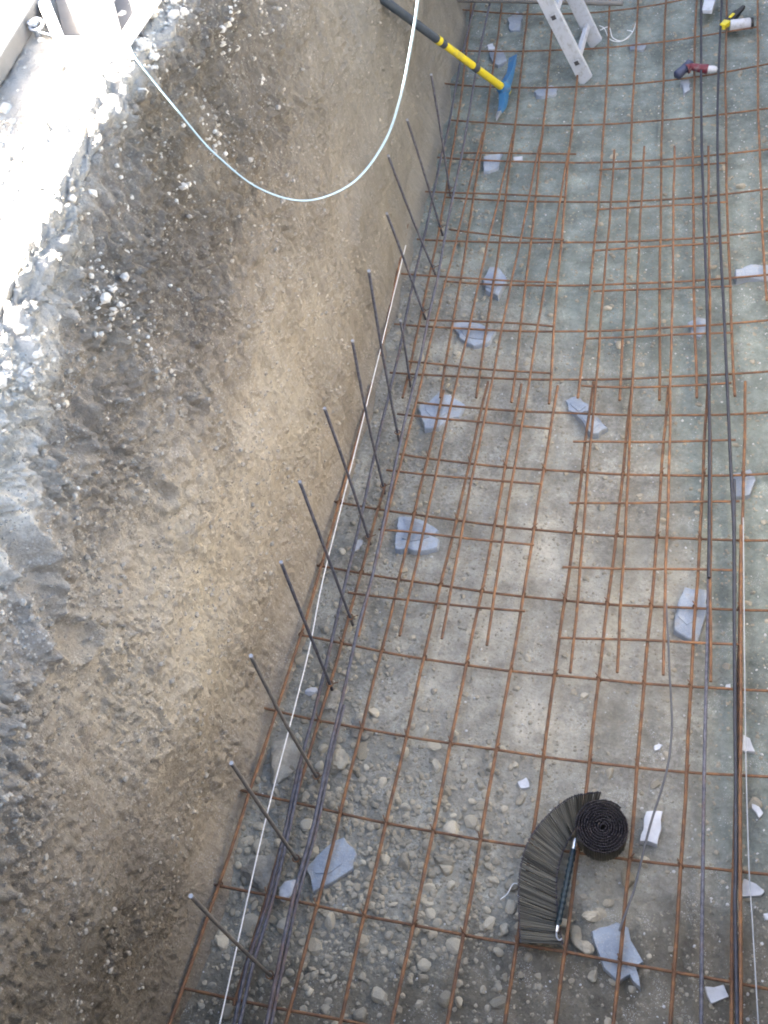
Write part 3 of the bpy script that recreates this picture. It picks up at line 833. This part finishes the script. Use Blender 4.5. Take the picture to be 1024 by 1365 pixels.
# ------------------------------------------------------------------ loose longitudinal bars
def px_line(px, z, n=40): return smooth_line([at_z(x, y, z) for x, y in px], n)
def loose(px, z, r, matn, label, cat='reinforcing bar', name='loose_bar', ext0=None, ext1=None, group=None):
    P = px_line(px, z)
    if ext0: P = [P[0] + (P[0] - P[4]) / np.linalg.norm(P[0] - P[4]) * ext0] + P
    if ext1: P = P + [P[-1] + (P[-1] - P[-5]) / np.linalg.norm(P[-1] - P[-5]) * ext1]
    mb = MB(); mb.tube(P, r, 8)
    k = dict(label=label, category=cat)
    if group: k['group'] = group
    return mb.build(name, M[matn], None, True, **k)
A = [(314,1358),(329,1287),(355,1208),(382,1100),(398,1024),(417,958),(441,860),(459,783),(479,701),(501,599),(520,520),(533,466),(541,424),(554,363),(570,297),(589,205),(598,171),(613,87),(634,0)]
B = [(358,1352),(376,1264),(393,1188),(418,1100),(437,1010),(456,933),(479,830),(497,766),(520,655),(540,560),(562,471),(572,419),(584,369),(596,300),(617,200),(624,158),(640,66),(653,5)]
LG = 'long grey bars laid along the starter bars'
loose(A, .014, .0062, 'steel', 'long grey bar nearest the wall, crossing behind the starter bar row', ext0=.35, ext1=1.5, group=LG)
loose(B, .034, .0062, 'steel', 'long grey bar right of the starter bar feet, on the lapped mesh', ext0=.35, ext1=1.5, group=LG)
loose([(364,1352),(382,1264),(399,1188),(423,1100),(441,1010),(459,940)], .013, .006, 'steel', 'short grey bar paired close beside the long bar in the rubble', ext0=.35, group=LG)
loose([(321,1358),(337,1287),(361,1208),(387,1100),(402,1024)], .014, .006, 'steel', 'short grey bar paired with the wall-side long bar near the string', ext0=.35, group=LG)
RG = 'dark bars laid along the right side'
loose([(935,0),(935,148),(938,270),(942,385),(944,470),(946,560),(946,660),(945,770)], .034, .0062, 'darksteel', 'left dark bar of the far right-hand pair, passing the red-handled tool', ext0=1.5, group=RG)
loose([(962,5),(957,132),(958,264),(965,411),(970,522),(974,615),(978,694),(980,790)], .016, .0062, 'darksteel', 'right dark bar of the far right-hand pair, passing the silver can', ext0=1.5, group=RG)
loose([(979,640),(979,760),(980,953),(981,1040),(981,1170),(980,1200),(983,1363)], .016, .0062, 'darksteel', 'long dark grey bar at lower right beside the triangular white chip', ext1=.4, group=RG)
loose([(988,700),(988,860),(988,953),(987,1040),(987,1170),(988,1363)], .016, .0056, 'rust', 'rusty loose bar paired with the long dark bar at lower right', ext1=.4, group=RG)
loose([(945,740),(944,820),(942,900),(939,1027),(937,1164),(936,1240),(935,1357)], .012, .0058, 'steel', 'grey bar at lower right crossing between plaster and lump', ext1=.4, group=RG)
# strings, cable, cord
loose([(293,1365),(350,1110),(389,958),(413,862),(430,775),(463,643),(505,475),(530,372),(541,327)], .05, .0022, 'string', 'taut white setting-out string along the starter bars', 'string', 'setting_out_string', ext0=.35)
loose([(991,690),(993,900),(995,1032),(999,1164),(1003,1225),(1011,1363)], .03, .0018, 'clearstring', 'thin pale string along the right-hand bars', 'string', 'setting_out_string', ext1=.35)
mb = MB(); mb.tube([*px_line([(888,805),(891,850),(893,900),(896,955),(895,985),(888,1032),(867,1100),(850,1169),(844,1191),(835,1215),(826,1241)], .022, 60)], .0036, 8)
mb.build('grey_wire', M['cable'], None, True, label='grey bent wire lying over the mesh from mid trench to the ragged slate', category='wire')
mb = MB(); mb.tube(px_line([(850,24),(842,45),(828,55),(813,52),(806,38),(799,34)], -.02, 30), .0022, 6); mb.tube(px_line([(800,40),(812,36),(817,50),(830,54),(843,43),(836,40)], -.015, 30), .0022, 6)
mb.build('white_wire', M['string'], None, True, label='thin white wire in loose loops right of the ladder', category='wire')
mb = MB(); mb.tube(px_line([(667,1199),(676,1192),(681,1183),(685,1178),(690,1178)], -.03, 24), .0016, 6)
mb.build('plastic_curl', M['string'], None, True, label='small curled white plastic strip left of the wire roll', category='plastic strip')
cp = [at_z(52, 42, TOP + .035), at_z(85, 50, TOP + .03), at_z(125, 51, TOP + .05), at_z(163, 49, TOP + .05)]
cp += [at_x(x, y, X) for (x, y), X in (((180,76),-1.36),((208,112),-1.33),((235,145),-1.30),((265,182),-1.27),((290,208),-1.24),((340,248),-1.18),((395,267),-1.1),((440,260),-1.04),((480,235),-.98),((515,185),-.91),((535,125),-.85),((548,60),-.79),((557,0),-.74))]
cp += [np.array(p) for p in ((-.70, 2.80, 2.0), (-.55, 2.84, 2.25), (-.2, 2.9, 2.38), (.3, 2.95, 2.25), (.78, 3.0, 1.9), (1.2, 3.0, TOP + .012))]
mb = MB(); mb.tube((L_ := smooth_line(cp, 160)), .0034, 8, rv=[float(np.interp(i / len(L_), [0, .4, .6, 1], [.0022, .0024, .0036, .0036])) for i in range(len(L_))])
mb.build('blue_white_cord', M['cord'], None, True, label='pale blue and white cord hanging in a loop before the earth wall', category='cord')

# ------------------------------------------------------------------ starter bars
sb = [((255,1195),(360,1300)),((309,1018),(395,1145)),((335,875),(422,1035)),((375,750),(440,912)),((400,643),(467,823)),((433,545),(491,716)),((470,455),(511,648)),
      ((492,362),(530,577)),((534,428),(546,505)),((516,285),(564,415)),((518,208),(577,357)),((543,160),(587,303)),((575,100),(599,252))]
ordn = ['nearest', 'second', 'third', 'fourth', 'fifth', 'sixth', 'seventh', 'eighth', 'ninth', 'tenth', 'eleventh', 'twelfth', 'farthest']
for i, (t, b) in enumerate(sb):
    Bp = at_z(*b, 0.0); d = ray(*t); s = (d[:2] @ Bp[:2]) / (d[:2] @ d[:2]); Tp = ORI + d * s
    root = empty('starter_bar', Bp, group='upright starter bars along the wall foot', category='starter bar',
        label=f'grey upright starter bar, {ordn[i]} of the row along the wall foot' + (', a short one' if i == 8 else ''))
    ax = (Tp - Bp) / np.linalg.norm(Tp - Bp); L = np.linalg.norm(Tp - Bp)
    bow = np.array([random.uniform(-.006, .006), random.uniform(-.006, .006), 0])
    P = [ax * L * q + bow * math.sin(q * 3.1) - (0 if q else 0) for q in np.linspace(0, 1, 12)]
    P = [P[0] - ax * .06] + P
    mb = MB(); mb.tube(P, .0054, 8); mb.build('shaft', M['dustydowel' if i < 3 else 'dowel'], root, True)
    mb = MB(); mb.tube([P[-1] - ax * .002, P[-1] + ax * .004], .0056, 8); mb.build('cut_end', M['cut'], root, True)
    mb = MB(); r = .011
    mb.tube([np.array([math.cos(q) * r, math.sin(q) * r, .004 + .002 * math.sin(2 * q)]) for q in np.linspace(0, 6.28, 12)], .0022, 6)
    mb.tube([np.array([r, 0, .005]), np.array([r + .02, .006, .012])], .0018, 6)
    mb.build('tie_wire', M['rust'], root, True)

# ------------------------------------------------------------------ roll of tie wires and the twister
root = empty('tie_wire_roll', at_z(806, 1105, FLOOR), label='dark roll of bar ties, its strip unrolled in a bend on the mesh', category='wire roll')
rc = at_z(802, 1114, 0.006); loc0 = np.array(root.location)
H = .10
ax_up = np.array([.03, -.12, 1.0]); ax_up /= np.linalg.norm(ax_up)
mb = MB(); me2 = MB()
def spiral(th): return .006 + .0078 * th / (2 * math.pi)
th = 0.0; tend = 2 * math.pi * 9.35
e1 = np.cross(ax_up, [0, 1, 0]); e1 /= np.linalg.norm(e1); e2 = np.cross(ax_up, e1)
while th < tend:
    r = spiral(th); c, s_ = math.cos(-th + .0), math.sin(-th)
    jit = random.uniform(-.0025, .0025)
    q = rc - loc0 + (e1 * c + e2 * s_) * (r + random.uniform(-.0008, .0008)) + ax_up * jit
    mb.tube([q + e1 * random.gauss(0, .001), q + ax_up * H + e2 * random.gauss(0, .0012)], .0022, 4)
    lo = q + ax_up * (H + .001)
    tg = (e1 * -s_ + e2 * c)
    me2.tube([lo - tg * .003 + e1 * random.gauss(0, .001), lo + ax_up * random.uniform(.002, .007), lo + tg * .003], .0019, 5)
    th += .0050 / r
mb.build('wire_coil', M['tie'], root, True, kind='stuff')
me2.build('wire_loops', M['tiedark'], root, True, kind='stuff')
# strip: centre line in the photo and the two edges of the belt
outer = [(800,1057),(782,1059),(762,1064),(742,1078),(722,1098),(706,1122),(697,1148),(693,1178),(693,1210),(694,1236),(695,1257)]
inner = [(790,1094),(777,1090),(768,1100),(760,1114),(752,1130),(745,1150),(741,1172),(741,1200),(743,1225),(746,1243),(749,1260)]
zo = [.105,.088,.062,.045,.034,.028,.026,.024,.022,.022,.022]
zi = [.014,.016,.016,.016,.016,.016,.016,.016,.016,.016,.016]
O = smooth_line([at_z(x, y, z) for (x, y), z in zip(outer, zo)], 130); I = smooth_line([at_z(x, y, z) for (x, y), z in zip(inner, zi)], 130)
step = .8; k = 0.0
unit = MB(); unit.tube([np.array([0, 0, z]) for z in (0, .5, 1)], 1.0, 6)
um = bpy.data.meshes.new('tie_wire'); um.from_pydata(unit.v, [], unit.f); um.update(); um.materials.append(M['tie'])
um.polygons.foreach_set('use_smooth', [True] * len(um.polygons))
loops = MB()
while k < min(len(O), len(I)) - 1:
    i0 = int(k); f_ = k - i0
    a = O[i0] * (1 - f_) + O[i0 + 1] * f_ - loc0; b = I[i0] * (1 - f_) + I[i0 + 1] * f_ - loc0
    tg = O[i0 + 1] - O[i0]; tg /= np.linalg.norm(tg)
    j = [random.gauss(0, .0018) for _ in range(4)]
    a = a + tg * j[0] + [0, 0, random.uniform(-.001, .003)]; b = b + tg * j[1] + [0, 0, random.uniform(-.001, .003)]
    o = link('tie_wire', um, None, root)
    dv = Vector(b - a); L = dv.length
    o.matrix_local = Matrix.Translation(Vector(a)) @ dv.to_track_quat('Z', 'Y').to_matrix().to_4x4() @ Matrix.Diagonal((.0026, .0026, L, 1))
    u = (a - b) / L
    for p, w in ((a, u), (b, -u)):
        loops.tube([p - tg * .003, p + w * .0045 + [0, 0, .001], p + tg * .003], .0017, 5)
    k += .0038 / max(.0006, float(np.linalg.norm(O[i0 + 1] - O[i0])))
loops.build('wire_loops', M['tiedark'], root, True, kind='stuff')

p0, p1 = at_z(767, 1120, .046), at_z(742, 1243, .030)
ax = (p1 - p0) / np.linalg.norm(p1 - p0); L = np.linalg.norm(p1 - p0)
root = empty('twister_tool', p0, label='dark spiral-grip wire twister with bright ends beside the wire roll', category='hand tool')
n = 110; tt = np.linspace(.10, .93, n)
mb = MB(); mb.tube([ax * L * t for t in tt], .009, 12, rv=[.0088 + .0012 * math.sin(t * 95) - (.003 if i in (0, n - 1) else 0) for i, t in enumerate(tt)]); mb.build('grip', M['grip'], root, True)
mb = MB(); mb.tube([ax * L * t for t in (-.02, .0, .05, .11)], .006, 10, rv=[.004, .0065, .0065, .0055]); mb.build('ferrule', M['chrome'], root, True)
mb = MB(); mb.tube([ax * L * t for t in (.92, .96, .99, 1.0)], .005, 10, rv=[.006, .0055, .0055, .004]); mb.build('ferrule', M['chrome'], root, True)
hk = [ax * L, ax * L + [.002, -.012, -.002], ax * L + [.010, -.019, -.003], ax * L + [.017, -.013, -.002]]
mb = MB(); mb.tube(smooth_line(hk, 14), .0024, 6); mb.build('hook', M['wornsteel'], root, True)

# ------------------------------------------------------------------ pickaxe
hp = at_z(672, 118, .035)
he = at_x(512, 0, -1.33 + float(bend(np.array([4.4]))[()] if False else -.03 * 1.6 ** 1.35))
root = empty('pickaxe', hp, label='pickaxe with yellow handle and blue head leaning on the earth wall', category='pickaxe')
u = (he - hp) / np.linalg.norm(he - hp); L = np.linalg.norm(he - hp) + .12
def hnd(a, b, r0, r1, n=10): return [u * (a + (b - a) * t) for t in np.linspace(0, 1, n)], [r0 + (r1 - r0) * t for t in np.linspace(0, 1, n)]
yl = .54 * (L - .12)
pts, rv = hnd(-.045, yl, .021, .018); mb = MB(); mb.tube(pts, .02, 12, rv=rv); mb.build('handle', M['yellow'], root, True)
pts, rv = hnd(yl + .001, L, .020, .021); mb = MB(); mb.tube(pts, .02, 12, rv=rv); mb.build('rubber_grip', M['rubber'], root, True)
pts, rv = hnd(yl + .045, yl + .075, .0215, .0215, 3); mb = MB(); mb.tube(pts, .02, 12, rv=rv); mb.build('yellow_band', M['yellow'], root, True)
pts, rv = hnd(.30, .345, .0215, .0212, 3); mb = MB(); mb.tube(pts, .02, 12, rv=rv); mb.build('dark_label', M['rubber'], root, True)
tipA, tipB = at_z(684, 75, .02) - hp, at_z(662, 161, -.02) - hp
def blade(ctrl, ws, ths, up):
    C3 = smooth_line(ctrl, 18); n = len(C3); mb = MB(); rings = []
    for i, p in enumerate(C3):
        t = C3[min(i + 1, n - 1)] - C3[max(i - 1, 0)]; t /= np.linalg.norm(t)
        s1 = np.cross(t, up); s1 /= np.linalg.norm(s1); s2 = np.cross(s1, t)
        q = i / (n - 1); w = np.interp(q, np.linspace(0, 1, len(ws)), ws); h = np.interp(q, np.linspace(0, 1, len(ths)), ths)
        rings.append([p + s1 * w * a + s2 * h * b for a, b in ((-.5, -.5), (.5, -.5), (.5, .5), (-.5, .5))])
    V = [v for r in rings for v in r]
    F = [(i * 4 + k, i * 4 + (k + 1) % 4, (i + 1) * 4 + (k + 1) % 4, (i + 1) * 4 + k) for i in range(n - 1) for k in range(4)] + [(3, 2, 1, 0), tuple((n - 1) * 4 + k for k in range(4))]
    mb.add(V, F); return mb
bow = -u * -.02
blade([np.zeros(3), tipA * .5 + u * -.02, tipA], (.045, .034, .052), (.05, .028, .008), u).build('chisel_blade', M['blue'], root, False, .003)
blade([np.zeros(3), tipB * .45 + u * -.025, tipB * .72 + u * -.012], (.045, .036, .024), (.05, .034, .02), u).build('point_blade', M['blue'], root, False, .003)
blade([tipB * .715 + u * -.012, tipB * .86, tipB], (.0235, .016, .004), (.0195, .013, .004), u).build('worn_point', M['wornsteel'], root, False, .001)
mb = MB(); mb.tube([u * t for t in (-.028, -.02, 0, .03, .04)], .03, 14, rv=[.027, .033, .036, .033, .027]); mb.build('eye', M['blue'], root, True)

# ------------------------------------------------------------------ ladder
f1, f2 = at_z(784, 111, FLOOR), at_z(797, 62, FLOOR)
ld = np.array([-.42, .0, .92]); ld /= np.linalg.norm(ld)
root = empty('ladder', f1, label='aluminium ladder standing on the mesh at the far end', category='ladder')
acr = f2 - f1; acr[2] = 0; W = np.linalg.norm(acr); acr /= W
face = np.cross(acr, ld); face /= np.linalg.norm(face)
LEN = 2.55
for k, off in enumerate((0, W)):
    b = acr * off
    mb = MB()
    # rail with a slanted foot
    V = []
    for t, sl_ in ((0.0, 1), (LEN, 0)):
        for a, c in ((-.5, -.5), (.5, -.5), (.5, .5), (-.5, .5)):
            V.append(b + ld * (t + (.03 * (a + .5) if sl_ else 0)) + face * a * .078 + acr * c * .026)
    mb.add(V, [(0, 1, 5, 4), (1, 2, 6, 5), (2, 3, 7, 6), (3, 0, 4, 7), (3, 2, 1, 0), (4, 5, 6, 7)])
    rail = mb.build('rail', M['alu'], root, False, .003)
    for j in range(9):
        h = .14 + j * .28
        mb = MB(); c0 = b + ld * h + acr * (-.0145 if k == 0 else .0145)
        mb.box(c0, ld, face, acr, .024, .024, .004); e = mb.build('rung_socket', M['dark'], rail)
        mb = MB()
        for sgn in (-1, 1):
            mb.box(c0 + ld * sgn * .0145, ld, face, acr, .005, .034, .006); mb.box(c0 + face * sgn * .0145, ld, face, acr, .024, .005, .006)
        mb.build('rung_collar', M['alu'], rail)
for j in range(9):
    h = .14 + j * .28
    mb = MB(); mb.box(acr * W / 2 + ld * h, ld, face, acr, .028, .028, W - .028); mb.build('rung', M['alu'], root, False, .003)

# far pipe/board lying across behind the ladder
pa, pb = at_z(632, 0, .06), at_z(720, 2, .06)
mb = MB(); mb.tube([pa - (pb - pa) * .3, pa, pb, pb + (pb - pa) * 1.2], .014, 10)
mb.build('grey_pipe', M['plank'], None, True, label='grey pipe lying across the mesh behind the ladder', category='pipe')
c = at_z(945, 4, .03); mb = MB(); ex, ey, ez = np.array([1, -.1, 0]), np.array([.1, 1, 0]), np.array([0, 0, 1.0])
mb.prism([c + ex * a + ey * b_ + ez * .01 for a, b_ in ((-.025, -.09), (.03, -.095), (.036, .12), (-.03, .13))], [c + ex * a + ey * b_ - ez * .012 for a, b_ in ((-.027, -.092), (.032, -.097), (.038, .122), (-.032, .132))])
mb.build('metal_strip', M['alu'], None, False, .003, label='pale metal strip between the dark bars at the top right', category='metal strip')

# ------------------------------------------------------------------ red tool, can, knife
c0 = at_z(912, 92, .03); hd = at_z(944, 92, .03)
root = empty('red_handled_tool', c0, label='hand tool with dark head and red handle beside the dark bars', category='hand tool')
v = hd - c0; pts = [v * .12, v * .3 + [0, .012, .006], v * .6 + [0, .004, .004], v * 1.0]
mb = MB(); mb.tube(smooth_line(pts, 16), .02, 10, rv=list(np.interp(np.linspace(0, 1, 16), [0, .3, .6, 1], [.026, .017, .022, .026]))[:len(smooth_line(pts, 16))] + [.026] * 4 if False else [float(np.interp(q, [0, .3, .6, 1], [.027, .017, .021, .026])) for q in np.linspace(0, 1, len(smooth_line(pts, 16)))]); mb.build('handle', M['red'], root, True)
mb = MB(); mb.tube([v * 1.0, v * 1.2, v * 1.36, v * 1.4], .02, 10, rv=[.018, .018, .013, .004]); mb.build('pale_cap', M['pale'], root, True)
hdir = np.array([.55, .8, .12]); hdir /= np.linalg.norm(hdir); side = np.cross(hdir, [0, 0, 1.0]); side /= np.linalg.norm(side); up = np.cross(side, hdir)
mb = MB(); ring = []
for t, w, h in ((-.062, .034, .03), (-.055, .046, .042), (-.01, .042, .04), (.03, .04, .04), (.052, .046, .042), (.058, .034, .03)):
    ring.append([hdir * t + side * w / 2 * a + up * h / 2 * b_ for a, b_ in ((-1, -.6), (-.6, -1), (.6, -1), (1, -.6), (1, .6), (.6, 1), (-.6, 1), (-1, .6))])
V = [q for r in ring for q in r]
mb.add(V, [(i * 8 + k, i * 8 + (k + 1) % 8, (i + 1) * 8 + (k + 1) % 8, (i + 1) * 8 + k) for i in range(5) for k in range(8)] + [tuple(range(7, -1, -1)), tuple(40 + k for k in range(8))])
mb.build('head', M['navy'], root, True)

a, b = at_z(973, 34, .0), at_z(1001, 31, .0); v = b - a; v[2] = 0
root = empty('spray_can', a, label='silver can lying on its side at the top right', category='can')
mb = MB(); mb.tube([v * t for t in (0, .02, .06, .5, .94, .98)], .028, 18, rv=[.024, .029, .030, .030, .030, .027]); mb.build('body', M['can'], root, True)
mb = MB(); mb.tube([v * t for t in (.985, 1.0, 1.1, 1.12)], .02, 14, rv=[.031, .031, .031, .026]); mb.build('cap', M['black'], root, True)
a, b = at_z(963, 36, .014), at_z(992, 9, .014); v = b - a; L = np.linalg.norm(v); v /= L; s1 = np.cross(v, [0, 0, 1.0]); ez = np.array([0, 0, 1.0])
root = empty('utility_knife', a, label='black and yellow utility knife lying beside the silver can', category='knife')
def slab(t0, t1, w0, w1, h, name, mt, zoff=0):
    mb = MB()
    P = [v * t0 + s1 * w0, v * t0 - s1 * w0, v * t1 - s1 * w1, v * t1 + s1 * w1]
    mb.prism([p + ez * (h + zoff) for p in P], [p + ez * (-h + zoff) for p in P]); mb.build(name, M[mt], root, False, .002)
slab(0, .055, .016, .02, .014, 'yellow_butt', 'yellow')
slab(.056, .17, .021, .018, .014, 'body', 'black')
slab(.075, .12, .008, .008, .004, 'slider', 'yellow', .018)
slab(.171, L, .015, .008, .010, 'nose', 'black')

# ------------------------------------------------------------------ things on the bank, top left
def px_slab(poly, z0, z1, name, matn, parent=None, bevel=.003, **k):
    T = [at_z(x, y, z1) for x, y in poly]; c = np.mean(T, 0); c[2] = 0
    if parent is None:
        o0 = c
    else: o0 = np.array(parent.location)
    B_ = [np.array([p[0], p[1], z0]) for p in T]
    mb = MB(); mb.prism([p - o0 for p in T], [p - o0 for p in B_])
    o = mb.build(name, M[matn], parent, False, bevel, **k)
    if parent is None: o.location = c
    return o
def signed(poly):
    return poly
root = empty('slatted_frame', at_z(125, 20, TOP), label='pale slatted frame with grey backing sheet on the upper ground', category='slatted frame')
px_slab([(60,-60),(195,-60),(190,44),(84,47)], TOP - .02, TOP + .012, 'backing_sheet', 'panel', root)
for pl in ([(20,-60),(42,-60),(86,48),(70,48)], [(98,-30),(140,-40),(162,47),(141,48),(100,24)], [(226,-60),(246,-60),(170,49),(160,44)]):
    px_slab(pl, TOP + .0125, TOP + .04, 'slat', 'board', root)
px_slab([(70,47),(170,47),(170,54),(70,54)], TOP - .01, TOP + .044, 'slat', 'board', root)
px_slab([(-60,60),(-12,-10),(30,-60),(85,-60),(47,0),(0,76),(-50,150)], TOP + .0, TOP + .05, 'grey_plank', 'plank', None, .004, label='weathered grey plank lying at the corner of the upper ground', category='plank')
pc = at_z(52, 42, TOP + .012)
root = empty('anchor_peg', pc, label='steel ring peg that holds the cord on the upper ground', category='peg')
mb = MB(); mb.tube([np.array([math.cos(q) * .02, math.sin(q) * .02 * .8, .02 + math.sin(q) * .008]) for q in np.linspace(0, 6.283, 20)], .005, 8); mb.build('ring', M['wornsteel'], root, True)
mb = MB(); mb.tube([np.array([-.008, .004, -.06]), np.array([-.01, .004, .02])], .009, 10); mb.tube([np.array([-.01, .004, .02]), np.array([-.01, .004, .028])], .016, 12); mb.build('shaft', M['wornsteel'], root, True)
